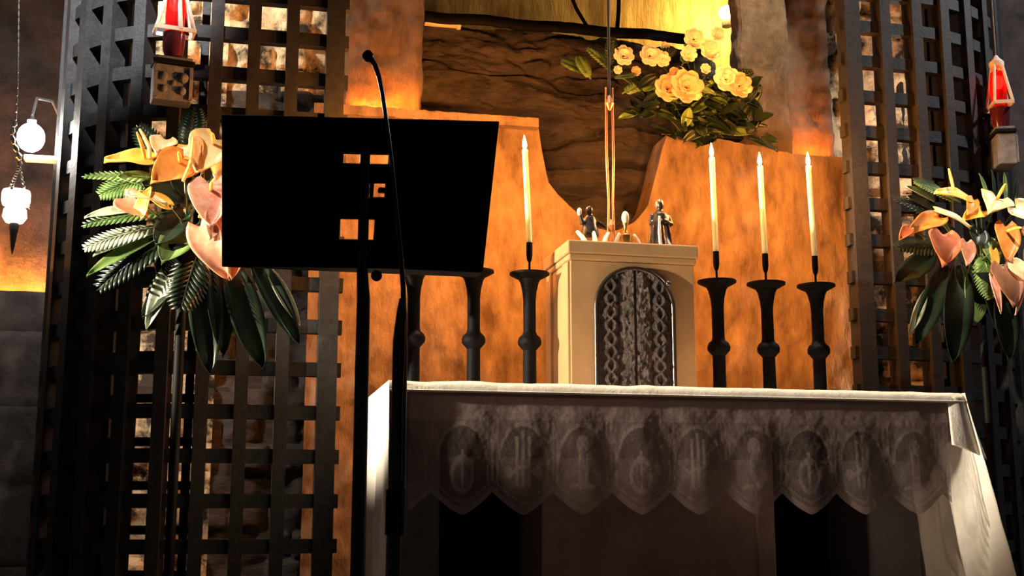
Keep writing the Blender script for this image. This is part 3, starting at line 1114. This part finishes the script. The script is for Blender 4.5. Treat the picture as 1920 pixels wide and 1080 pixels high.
V = Vector
BL = [  # px, py, dy, tip dir, normal, L, W, material, spadix, spdir
    (285, 300, -0.10, (-1, -0.15, 0.05), (0.1, -0.7, 0.75), 0.16, 0.11, P_YEL, 1),
    (345, 300, -0.13, (-0.6, -0.4, -0.55), (0.2, -0.95, 0.3), 0.15, 0.14, P_ORG, 1),
    (352, 272, -0.09, (0.3, -0.3, -0.7), (-0.5, -0.8, 0.3), 0.12, 0.12, P_ORG, 0),
    (405, 262, -0.10, (-0.35, -0.4, -0.75), (0.1, -0.95, 0.35), 0.16, 0.17, P_CRM, 1),
    (425, 285, -0.05, (-0.1, -0.4, -0.8), (0.3, -0.9, 0.2), 0.15, 0.15, P_CRM, 0),
    (395, 345, -0.15, (0.05, -0.35, -0.9), (0.05, -1, -0.1), 0.17, 0.16, P_PNK, 1),
    (425, 340, -0.12, (0.1, -0.3, -0.9), (-0.2, -1, 0.1), 0.16, 0.13, P_CRM, 0),
    (232, 372, -0.12, (0.7, -0.3, -0.5), (-0.1, -0.9, 0.5), 0.11, 0.11, P_SAL, 0),
    (262, 400, -0.14, (0.25, -0.3, 0.9), (-0.4, -0.85, 0.2), 0.10, 0.06, P_YEL, 0),
    (250, 366, -0.16, (1, -0.2, -0.1), (0, -0.5, 0.85), 0.12, 0.07, P_CRM, 0),
    (315, 385, -0.15, (-0.9, -0.2, 0.5), (0, -0.8, 0.6), 0.11, 0.06, P_YEL, 0),
    (375, 425, -0.15, (0.45, -0.15, -0.9), (-0.3, -0.95, 0.0), 0.21, 0.12, P_SAL, 0),
    (405, 400, -0.16, (-0.1, -0.3, -0.9), (0.3, -0.9, 0), 0.10, 0.08, P_PNK, 0),
    (440, 430, -0.10, (0.0, -0.2, -1), (0.1, -1, 0), 0.18, 0.12, P_SAL, 0),
    (310, 262, -0.05, (-0.2, -0.5, -0.5), (0, -0.8, 0.5), 0.09, 0.10, P_CRM, 0),
]
for (px, py, dy, d, n, L, W, m_, sp) in BL:
    o = bloom(fa, A(px, py, dy), d, n, L, W, m_, bool(sp))
    stem(fa, core + V((random.uniform(-.04, .04), random.uniform(-.04, .04), -0.02)), A(px, py, dy + 0.01))
for (a_, b_) in (((281, 298), (262, 242)), ((343, 340), (362, 258)), ((372, 405), (402, 418))):
    p, q = A(*a_, -0.18), A(*b_, -0.16)
    MB().tube([p, p.lerp(q, 0.4) + V((0.012, 0, 0)), p.lerp(q, 0.75) + V((0.006, 0, 0)), q], [0.006, 0.008, 0.007, 0.004], 8).build('spadix', P_SPX, fa)
for (px, py, d, n, L, W, m_, bd) in [
    (300, 425, (-1, -0.2, -0.25), (0, -0.7, 0.7), 0.27, 0.15, M_LEAF3, 0.18),
    (320, 400, (-1, -0.2, -0.05), (0, -0.6, 0.8), 0.30, 0.15, M_LEAF2, 0.22),
    (330, 340, (-1, -0.1, 0.12), (0, -0.6, 0.8), 0.32, 0.13, M_LEAF2, 0.16),
    (330, 330, (-0.7, 0.1, 0.9), (-0.3, -0.8, 0.3), 0.25, 0.14, M_LEAF, 0.1),
    (350, 300, (0.1, 0.1, 1), (0, -1, 0.2), 0.22, 0.14, M_LEAF, 0.1),
    (340, 440, (-0.9, -0.2, -0.5), (0, -0.7, 0.7), 0.34, 0.2, M_LEAF, 0.25),
    (380, 440, (-0.2, -0.4, -0.9), (0, -1, 0.2), 0.30, 0.2, M_LEAF, 0.2),
    (300, 330, (-0.9, -0.3, -0.3), (0, -0.8, 0.6), 0.22, 0.16, M_LEAF2, 0.2),
]:
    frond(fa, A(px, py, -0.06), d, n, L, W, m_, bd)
for (px, py, d, n, L, W, m_) in [
    (335, 380, (-0.6, -0.4, 0.3), (-0.2, -0.9, 0.4), 0.15, 0.09, M_LEAF), (350, 400, (-0.4, -0.4, -0.5), (0, -0.9, 0.4), 0.18, 0.11, M_LEAF),
    (360, 370, (-0.3, -0.4, 0.6), (-0.1, -0.9, 0.2), 0.15, 0.10, M_LEAF), (310, 430, (-0.9, -0.3, -0.3), (0, -0.8, 0.6), 0.26, 0.05, M_LEAF3),
    (270, 395, (-1, -0.2, -0.05), (0, -0.8, 0.6), 0.20, 0.05, M_LEAF3), (300, 445, (-0.9, -0.3, -0.45), (0, -0.8, 0.6), 0.28, 0.06, M_LEAF2),
    (370, 470, (-0.75, -0.2, -0.9), (-0.3, -0.9, 0.2), 0.30, 0.10, M_LEAF), (380, 480, (0.1, -0.2, -1), (0, -1, 0.1), 0.42, 0.12, M_LEAF),
    (430, 490, (0.35, -0.2, -1), (0, -1, 0.1), 0.40, 0.12, M_LEAF), (470, 480, (0.55, -0.2, -0.9), (0, -1, 0.2), 0.36, 0.09, M_LEAF),
    (400, 480, (0.2, -0.2, -1), (0.3, -1, 0.1), 0.36, 0.10, M_LEAF), (340, 470, (-0.45, -0.2, -1), (-0.3, -1, 0.1), 0.30, 0.07, M_LEAF3),
    (320, 450, (-0.8, -0.2, -0.6), (0, -0.9, 0.4), 0.2, 0.09, M_LEAF), (500, 500, (0.5, -0.2, -0.8), (0, -1, 0.2), 0.24, 0.05, M_LEAF3),
    (300, 350, (-0.8, -0.3, 0.2), (0, -0.8, 0.6), 0.15, 0.08, M_LEAF2), (355, 430, (-0.4, -0.5, -0.6), (0, -0.9, 0.4), 0.18, 0.12, M_LEAF2),
]:
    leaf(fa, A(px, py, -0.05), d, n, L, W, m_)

# --- arrangement beyond the altar
FY = 4.66
c = at(1835, 520, FY)
fb = empty('flower_arrangement', (c.x, c.y, FZ), 'orange and yellow anthurium arrangement above the flared corner of the altar cloth', 'flowers', 'anthurium arrangements beside the altar')
pedestal(fb, c, FZ, c.z)
core = c + Vector((0, 0, 0.0))
BR = [
    (1812, 372, -0.10, (-1, -0.2, 0.25), (0, -0.7, 0.75), 0.15, 0.10, P_YEL, 0),
    (1825, 375, -0.12, (-0.4, -0.4, -0.5), (0.2, -0.8, 0.5), 0.10, 0.06, P_ORG, 0),
    (1760, 408, -0.14, (-0.9, -0.2, -0.35), (0, -0.75, 0.65), 0.17, 0.10, P_ORG, 0),
    (1705, 428, -0.16, (-0.8, -0.2, -0.7), (0, -0.8, 0.6), 0.07, 0.05, P_RED, 0),
    (1760, 396, -0.15, (1, -0.2, -0.3), (0, -0.6, 0.8), 0.15, 0.07, P_CRM, 0),
    (1768, 440, -0.18, (-0.15, -0.35, -0.9), (0.0, -1, 0.1), 0.14, 0.15, P_RED, 0),
    (1812, 455, -0.15, (-0.1, -0.3, -0.9), (0.1, -1, 0.1), 0.10, 0.08, P_SAL, 0),
    (1870, 372, -0.12, (-0.4, -0.4, -0.3), (0, -0.8, 0.6), 0.14, 0.15, P_CRM, 1),
    (1905, 390, -0.12, (0.5, -0.4, -0.4), (0, -0.9, 0.5), 0.16, 0.15, P_CRM, 0),
    (1840, 395, -0.10, (-0.8, -0.3, -0.3), (0, -0.8, 0.6), 0.12, 0.08, P_YEL, 0),
    (1885, 425, -0.14, (-0.1, -0.3, -0.9), (0, -1, 0.1), 0.16, 0.12, P_ORG, 1),
    (1880, 500, -0.17, (0.15, -0.3, -0.95), (0.05, -1, -0.1), 0.17, 0.15, P_BRN, 0),
    (1862, 470, -0.15, (-0.1, -0.3, -0.9), (0.3, -0.95, 0), 0.10, 0.06, P_YEL, 0),
    (1900, 495, -0.18, (0.5, -0.3, -0.6), (0, -1, 0.2), 0.12, 0.08, P_CRM, 0),
    (1862, 520, -0.18, (0.1, -0.25, -1), (-0.2, -1, 0), 0.15, 0.035, P_PNK, 0),
    (1915, 530, -0.18, (-0.25, -0.25, -1), (0.2, -1, 0), 0.14, 0.035, P_PNK, 0),
    (1935, 430, -0.10, (0.3, -0.4, -0.7), (0, -1, 0.2), 0.16, 0.14, P_ORG, 0),
]
for (px, py, dy, d, n, L, W, m_, sp) in BR:
    bloom(fb, A(px, py, dy), d, n, L, W, m_, bool(sp))
    stem(fb, core + V((random.uniform(-.04, .04), random.uniform(-.04, .04), -0.02)), A(px, py, dy + 0.01))
p, q = A(1788, 355, -0.16), A(1779, 316, -0.16)
MB().tube([p, p.lerp(q, 0.5), q], [0.006, 0.007, 0.004], 8).build('spadix', P_SPX, fb)
for (px, py, d, n, L, W, m_, bd) in [
    (1790, 430, (-0.9, -0.2, 0.5), (0, -0.7, 0.7), 0.30, 0.18, M_LEAF, 0.2),
    (1800, 380, (-0.8, -0.1, 0.45), (0, -0.7, 0.7), 0.22, 0.16, M_LEAF2, 0.2),
    (1790, 470, (-0.9, -0.2, 0.1), (0, -0.7, 0.7), 0.28, 0.18, M_LEAF, 0.2),
    (1840, 470, (0, -0.4, -0.8), (0, -1, 0.2), 0.22, 0.2, M_LEAF2, 0.2),
]:
    frond(fb, A(px, py, -0.05), d, n, L, W, m_, bd)
for (px, py, d, n, L, W, m_) in [
    (1770, 500, (-0.5, -0.2, -1), (-0.2, -1, 0.1), 0.36, 0.10, M_LEAF), (1735, 545, (-0.5, -0.2, -1), (-0.2, -1, 0.1), 0.20, 0.045, M_LEAF3),
    (1790, 500, (-0.1, -0.2, -1), (0, -1, 0.1), 0.40, 0.14, M_LEAF), (1820, 500, (0.02, -0.2, -1), (0, -1, 0.1), 0.24, 0.12, M_LEAF2),
    (1840, 500, (0.3, -0.2, -1), (0, -1, 0.1), 0.35, 0.12, M_LEAF), (1750, 480, (-0.9, -0.2, -0.5), (-0.2, -1, 0.3), 0.22, 0.10, M_LEAF),
    (1830, 430, (-0.2, -0.4, -0.4), (0, -1, 0.2), 0.12, 0.10, M_LEAF), (1850, 450, (-0.1, -0.4, -0.5), (0, -1, 0.2), 0.14, 0.10, M_LEAF2),
    (1760, 400, (-0.9, -0.2, 0.5), (0, -0.8, 0.6), 0.16, 0.07, M_LEAF), (1920, 470, (0.2, -0.3, -0.6), (0, -1, 0.2), 0.2, 0.12, M_LEAF2),
    (1750, 380, (-0.8, -0.2, 0.5), (0, -0.8, 0.6), 0.14, 0.05, M_LEAF3), (1850, 375, (-0.1, -0.1, 1), (0.2, -1, 0), 0.12, 0.022, M_LEAF2), (1862, 372, (0.15, -0.1, 1), (0.3, -1, 0), 0.13, 0.022, M_LEAF), (1885, 380, (0.05, -0.1, 1), (-0.3, -1, 0), 0.14, 0.02, M_LEAF2), (1900, 378, (0.3, -0.1, 1), (0, -1, 0), 0.12, 0.022, M_LEAF), (1870, 540, (0.1, -0.2, -1), (0, -1, 0), 0.3, 0.12, M_LEAF),
]:
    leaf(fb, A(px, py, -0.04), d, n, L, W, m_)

# --- roses and greenery on the tomb ledge
FY = 5.53
c = at(1310, 250, FY)
LZ = 2.43
fc = empty('rose_arrangement', (c.x, c.y, LZ), 'white and peach roses in dark greenery on the ledge above the lit wall', 'flowers')


def rose(px, py, r, material, dy=-0.08):
    p = A(px, py, dy)
    m = MB()
    for layer, (k, rr, tilt) in enumerate(((4, 0.45, 0.15), (6, 0.8, 0.45), (7, 1.05, 0.85))):
        for j in range(k):
            an = 2 * PI * j / k + layer * 0.7 + px
            d = V((math.cos(an), 0.0, math.sin(an)))
            nrm = V((0, -1, 0.15))
            d2 = (d * tilt + nrm * (1 - tilt * 0.75)).normalized()
            s_ = d2.cross(nrm).normalized()

            def fn(u, v, d2=d2, s_=s_, rr=rr, d=d):
                q = u * 2 - 1
                w = r * 0.62 * math.sin(PI * (0.12 + 0.80 * v)) ** 0.6
                return p + d * (r * 0.12) + d2 * (r * rr * v) + s_ * (q * w) - d * (0.25 * r * q * q * (1 - tilt)) + d * (0.18 * r * v * v)
            m.grid(5, 6, fn)
    o = m.build('rose_bloom', material, fc, solid=0.0015, sharp=3)
    stem(fc, c + V((random.uniform(-.1, .1), 0.02, -0.03)), p + V((0, 0.03, 0)), 0.003)
    return o


for a in [(1168, 106, 0.042, P_WHT), (1218, 106, 0.045, P_WHT), (1240, 112, 0.034, P_WHT), (1250, 168, 0.055, P_PCH, -0.12), (1285, 165, 0.068, P_PCH, -0.15),
          (1270, 150, 0.05, P_PCH, -0.08), (1360, 150, 0.055, P_WHT, -0.12), (1385, 162, 0.052, P_PCH, -0.13), (1300, 75, 0.045, P_WHT, -0.02),
          (1330, 95, 0.045, P_WHT, -0.02), (1290, 102, 0.035, P_WHT, -0.04), (1158, 132, 0.018, P_WHT), (1192, 134, 0.02, P_PCH), (1322, 130, 0.022, P_WHT),
          (1246, 88, 0.02, P_WHT, -0.02), (1345, 65, 0.03, P_WHT, 0.0)]:
    rose(*a)
random.seed(11)
for k in range(130):
    px = random.uniform(1190, 1425)
    py = random.uniform(165, 262 if px > 1250 else 225)
    d = V((random.uniform(-1, 1), random.uniform(-0.8, 0.1), random.uniform(-0.35, 0.8)))
    leaf(fc, A(px, py, random.uniform(-0.10, 0.04)), d, (random.uniform(-.3, .3), -0.8, 0.5), random.uniform(0.09, 0.16), random.uniform(0.04, 0.07), M_LEAF if k % 7 else M_LEAF2, 0.25)
for k in range(14):
    px = random.uniform(1090, 1380)
    py = random.uniform(120, 190)
    frond(fc, A(px, py, random.uniform(-0.05, 0.06)), (random.uniform(-0.8, 0.8), -0.2, random.uniform(-0.2, 0.9)), (0, -0.9, 0.4), random.uniform(0.12, 0.2), 0.10, M_LEAF2 if k % 2 else M_LEAF, 0.2, 10)
mb = MB()
mb.box((2.28, 5.64, LZ + 0.03), (0.28, 0.12, 0.07))
mb.build('planter_tray', M_BLACK, fc, smooth=False, bevel=0.006)

# small tube light at the rock shoulder
p, q = at(796, 41, 5.9), at(856, 46, 5.9)
tl = empty('tube_light', (p.x, p.y, p.z - 0.03), 'short cream tube lamp lying on the rock beside the brown pillar', 'lamp')
MB().tube([p, q], 0.020, 14).build('tube', M_IVORY, tl)
MB().tube([q, q + (q - p).normalized() * 0.02], 0.026, 14).build('end_cap', M_OPAL, tl)

# ------------------------------------------------------------------ lectern
tl0, tr0 = at(416, 215, 2.85), at(935, 228, 2.85)
bl0, br0 = at(416, 498, 3.0), at(905, 505, 3.0)
polep = at(679, 520, 3.03)
lec = empty('lectern', (polep.x, 3.05, 0), 'large black lectern desk with small slots, on a slim pole before the altar', 'lectern')
mb = MB()
us = [0, (640 - 415) / 520, (668 - 415) / 515, (690 - 415) / 515, (699 - 415) / 515, (705 - 415) / 515, (721 - 415) / 515, (725 - 415) / 517, 1]
vsr = [0, (285 - 218) / 284, (303 - 218) / 284, (340 - 219) / 284, (367 - 219) / 284, (409 - 219) / 284, (449 - 219) / 284, 1]


def panel(u, v):
    return tl0.lerp(tr0, u).lerp(bl0.lerp(br0, u), v)


holes = {(1, 1), (2, 1), (3, 1), (4, 1), (5, 1), (6, 1), (1, 5), (2, 5), (3, 5), (4, 5), (4, 3), (5, 3)}
idx = {}
vv_, ff_ = [], []
for i, u in enumerate(us):
    for j, v in enumerate(vsr):
        idx[i, j] = len(vv_)
        vv_.append(panel(u, v))
for i in range(len(us) - 1):
    for j in range(len(vsr) - 1):
        if (i, j) not in holes:
            ff_.append((idx[i, j], idx[i + 1, j], idx[i + 1, j + 1], idx[i, j + 1]))
mb.add(vv_, ff_)
mb.build('desk_panel', M_BLACK, lec, smooth=False, solid=0.012)
dn = (tr0 - tl0).cross(bl0 - tl0).normalized()
if dn.y < 0:
    dn = -dn
hp = panel((712.5 - 415) / 515, (353.5 - 219) / 284)
MB().lathe(hp, [(0.0065, -0.006), (0.0065, 0.006)], 16, Matrix.Rotation(PI / 2, 3, 'X')).build('bolt', M_BLACK, lec)
MB().box(hp + V((0.009, 0, 0)), (0.014, 0.012, 0.012)).build('bolt', M_BLACK, lec, smooth=False)
# reader's ledge on the far side
mb = MB()
mb.box((bl0 + br0) / 2 + V((0, 0.035, 0.008)), ((br0 - bl0).length, 0.07, 0.014))
mb.build('book_ledge', M_BLACK, lec, smooth=False, bevel=0.002)
p_top = panel((679 - 415) / 518, 0.20) + V((0, -0.022, 0))
mid = at(679, 505, 2.975)
mb = MB()
mb.tube([p_top, mid, V((polep.x, 2.985, polep.z - 0.06)), V((polep.x, 2.985, 0.05))], [0.0125, 0.0135, 0.0165, 0.018], 20)
mb.build('pole', M_GLOSS, lec)
mb = MB()
mb.sphere(at(706, 517, 2.98), 0.014, 12)
mb.build('tilt_knob', M_BLACK, lec)
for k in range(3):
    an = k * 2 * PI / 3 + 1.75
    MB().tube([(polep.x, 2.985, 0.22), (polep.x + 0.18 * math.cos(an), 2.985 + 0.18 * math.sin(an), 0.10), (polep.x + 0.32 * math.cos(an), 2.985 + 0.32 * math.sin(an), 0.012)], 0.011, 10).build('leg', M_BLACK, lec)

# ------------------------------------------------------------------ microphone stand
MY = 2.72
pts = [(757, 575), (756, 540), (751, 470), (743, 390), (734, 300), (725, 230), (718, 180), (711, 145), (703, 122), (694, 109)]
pts = [at(x, y, MY) for x, y in pts]
mic = empty('microphone_stand', (at(742, 900, MY).x, MY, 0), 'black microphone stand with a thin curved gooseneck crossing the lectern desk', 'microphone stand')
MB().tube(pts, [0.0065, 0.006, 0.0055, 0.005, 0.005, 0.005, 0.005, 0.0055, 0.006, 0.007], 12).build('gooseneck', M_GLOSS, mic)
p, q = at(697, 113, MY), at(684, 98, MY)
MB().tube([p, p.lerp(q, 0.3), p.lerp(q, 0.8), q], [0.007, 0.0125, 0.0125, 0.008], 14).build('microphone_head', M_GLOSS, mic)
pa, pb_, pc = at(755, 560, MY), at(750, 640, MY), at(746, 930, MY)
MB().tube([pa, pa.lerp(pb_, 0.35), pb_, pc], [0.0075, 0.012, 0.0165, 0.0175], 18).build('upper_tube', M_GLOSS, mic)
pd = at(743, 918, MY)
pe = at(741, 1003, MY)
MB().tube([pd, pe], 0.0225, 18).build('height_clutch', M_BLACK, mic)
pf = V((pe.x - 0.003, MY, 0.02))
MB().tube([pe, pf], 0.0145, 16).build('lower_tube', M_GLOSS, mic)
MB().lathe((pf.x, MY, 0.0), [(0.13, 0), (0.13, 0.012), (0.11, 0.02), (0.02, 0.03)], 28).build('round_base', M_BLACK, mic)
cab = [at(758, 600, MY - 0.012), at(757, 660, MY - 0.02), at(752, 760, MY - 0.022), at(751, 900, MY - 0.024)]
MB().tube(cab, 0.003, 7).build('cable', M_BLACK, mic)

# ------------------------------------------------------------------ uplights (strip lamps in the ledges)
def strip(name, x0, x1, y, z, material, label):
    t = empty(name, ((x0 + x1) / 2, y, z), label, 'lamp')
    MB().box(((x0 + x1) / 2, y, z + 0.006), (x1 - x0, 0.03, 0.012)).build('housing', M_LANT, t, smooth=False)
    MB().box(((x0 + x1) / 2, y, z + 0.0155), (x1 - x0 - 0.01, 0.022, 0.005)).build('light_strip', material, t, smooth=False)
    return t


strip('strip_lamp', 0.48, 0.80, 5.622, 2.45, M_STRIP, 'thin amber strip lamp on the ledge under the brown pillar above the lectern')
strip('strip_lamp', 2.74, 2.98, 5.70, 2.372, M_STRIP, 'thin amber strip lamp on the ledge beside the outermost candle flame')
strip('strip_lamp', -3.2, -0.86, 6.43, 1.632, M_STRIP2, 'long amber strip lamp hidden in the wall cove below the hanging oil lamp')
yb = at(1362, 24, 6.72)
ylm = empty('recess_lamp', (yb.x, yb.y, yb.z - 0.1), 'small yellow lamp glowing in the recess behind the roses', 'lamp')
MB().sphere(yb, 0.045, 14).build('bulb', M_YBULB, ylm)
MB().lathe(yb, [(0.03, -0.09), (0.03, -0.06), (0.02, -0.03)], 14).build('socket', M_LANT, ylm)


# ------------------------------------------------------------------ lights
def light(name, kind, loc, energy, color, radius=0.05, target=None, size=None, blend=0.3):
    ld = bpy.data.lights.new(name, kind)
    ld.energy = energy
    ld.color = color
    ld.shadow_soft_size = radius
    if kind == 'SPOT':
        ld.spot_size = math.radians(size)
        ld.spot_blend = blend
    o = bpy.data.objects.new(name, ld)
    COL.objects.link(o)
    o.location = loc
    if target is not None:
        o.rotation_euler = (Vector(target) - Vector(loc)).to_track_quat('-Z', 'Y').to_euler()
    return o


light('nave_spot', 'SPOT', (-4.5, 3.5, 1.75), 3600, (1.0, 0.86, 0.64), 0.05, (0.95, 4.4, 1.36), 17, 0.45)
light('nave_spot', 'SPOT', (-4.2, 2.55, 1.8), 420, (1.0, 0.70, 0.46), 0.05, (2.5, 4.2, 0.62), 6.5, 0.5)
light('altar_downlight', 'SPOT', (1.5, 4.5, 4.6), 640, (1.0, 0.80, 0.56), 0.08, (1.5, 4.2, 1.0), 36, 0.3)
light('flower_fill', 'SPOT', (-2.4, 2.2, 3.4), 700, (1.0, 0.86, 0.66), 0.06, at(325, 350, 4.5), 10, 0.7)  # added spot to brighten the blooms by the lectern, no fixture
light('flower_fill', 'SPOT', (1.9, 2.0, 3.8), 700, (1.0, 0.86, 0.66), 0.06, at(1850, 410, 4.5), 10, 0.7)  # same added brightening for the blooms beyond the altar
light('pillar_fill', 'SPOT', (2.45, 4.6, 4.6), 420, (1.0, 0.84, 0.54), 0.06, (2.56, 5.64, 3.05), 17, 0.5)  # added spot that lifts the right pillar, no lamp of the chapel
light('rubble_fill_left', 'POINT', (-0.45, 5.56, 3.15), 42, (1.0, 0.92, 0.72), 0.03)  # added point light so the upper rubble shines through the lattice
light('rubble_fill_left_low', 'POINT', (-0.52, 5.54, 1.25), 15, (1.0, 0.85, 0.66), 0.03)  # added point light for the lower rubble, no lamp stands there
light('rubble_fill_right', 'POINT', (3.55, 5.7, 2.6), 12, (1.0, 0.88, 0.7), 0.03)  # unseen point light brightening the right rubble
light('side_lamp_right', 'POINT', (4.2, 4.2, 3.6), 120, (1.0, 0.97, 0.95), 0.06)
light('grille_fill_left', 'SPOT', (-0.9, 2.5, 4.5), 2300, (1.0, 0.98, 0.97), 0.06, (-0.50, 4.95, 2.85), 19, 0.7)  # added front spot that greys the upper grille bars, no lamp hangs there
light('wall_wash', 'SPOT', (1.1, 4.35, 4.3), 420, (1.0, 0.36, 0.055), 0.06, (1.0, 5.6, 2.08), 30, 0.8)
light('wall_wash', 'SPOT', (2.3, 4.35, 4.3), 420, (1.0, 0.36, 0.055), 0.06, (2.35, 5.6, 2.08), 32, 0.8)
w = bpy.data.worlds.new('world')
scene.world = w
w.use_nodes = True
bg = w.node_tree.nodes['Background']
bg.inputs['Color'].default_value = (1.0, 0.86, 0.82, 1)
bg.inputs['Strength'].default_value = 0.028
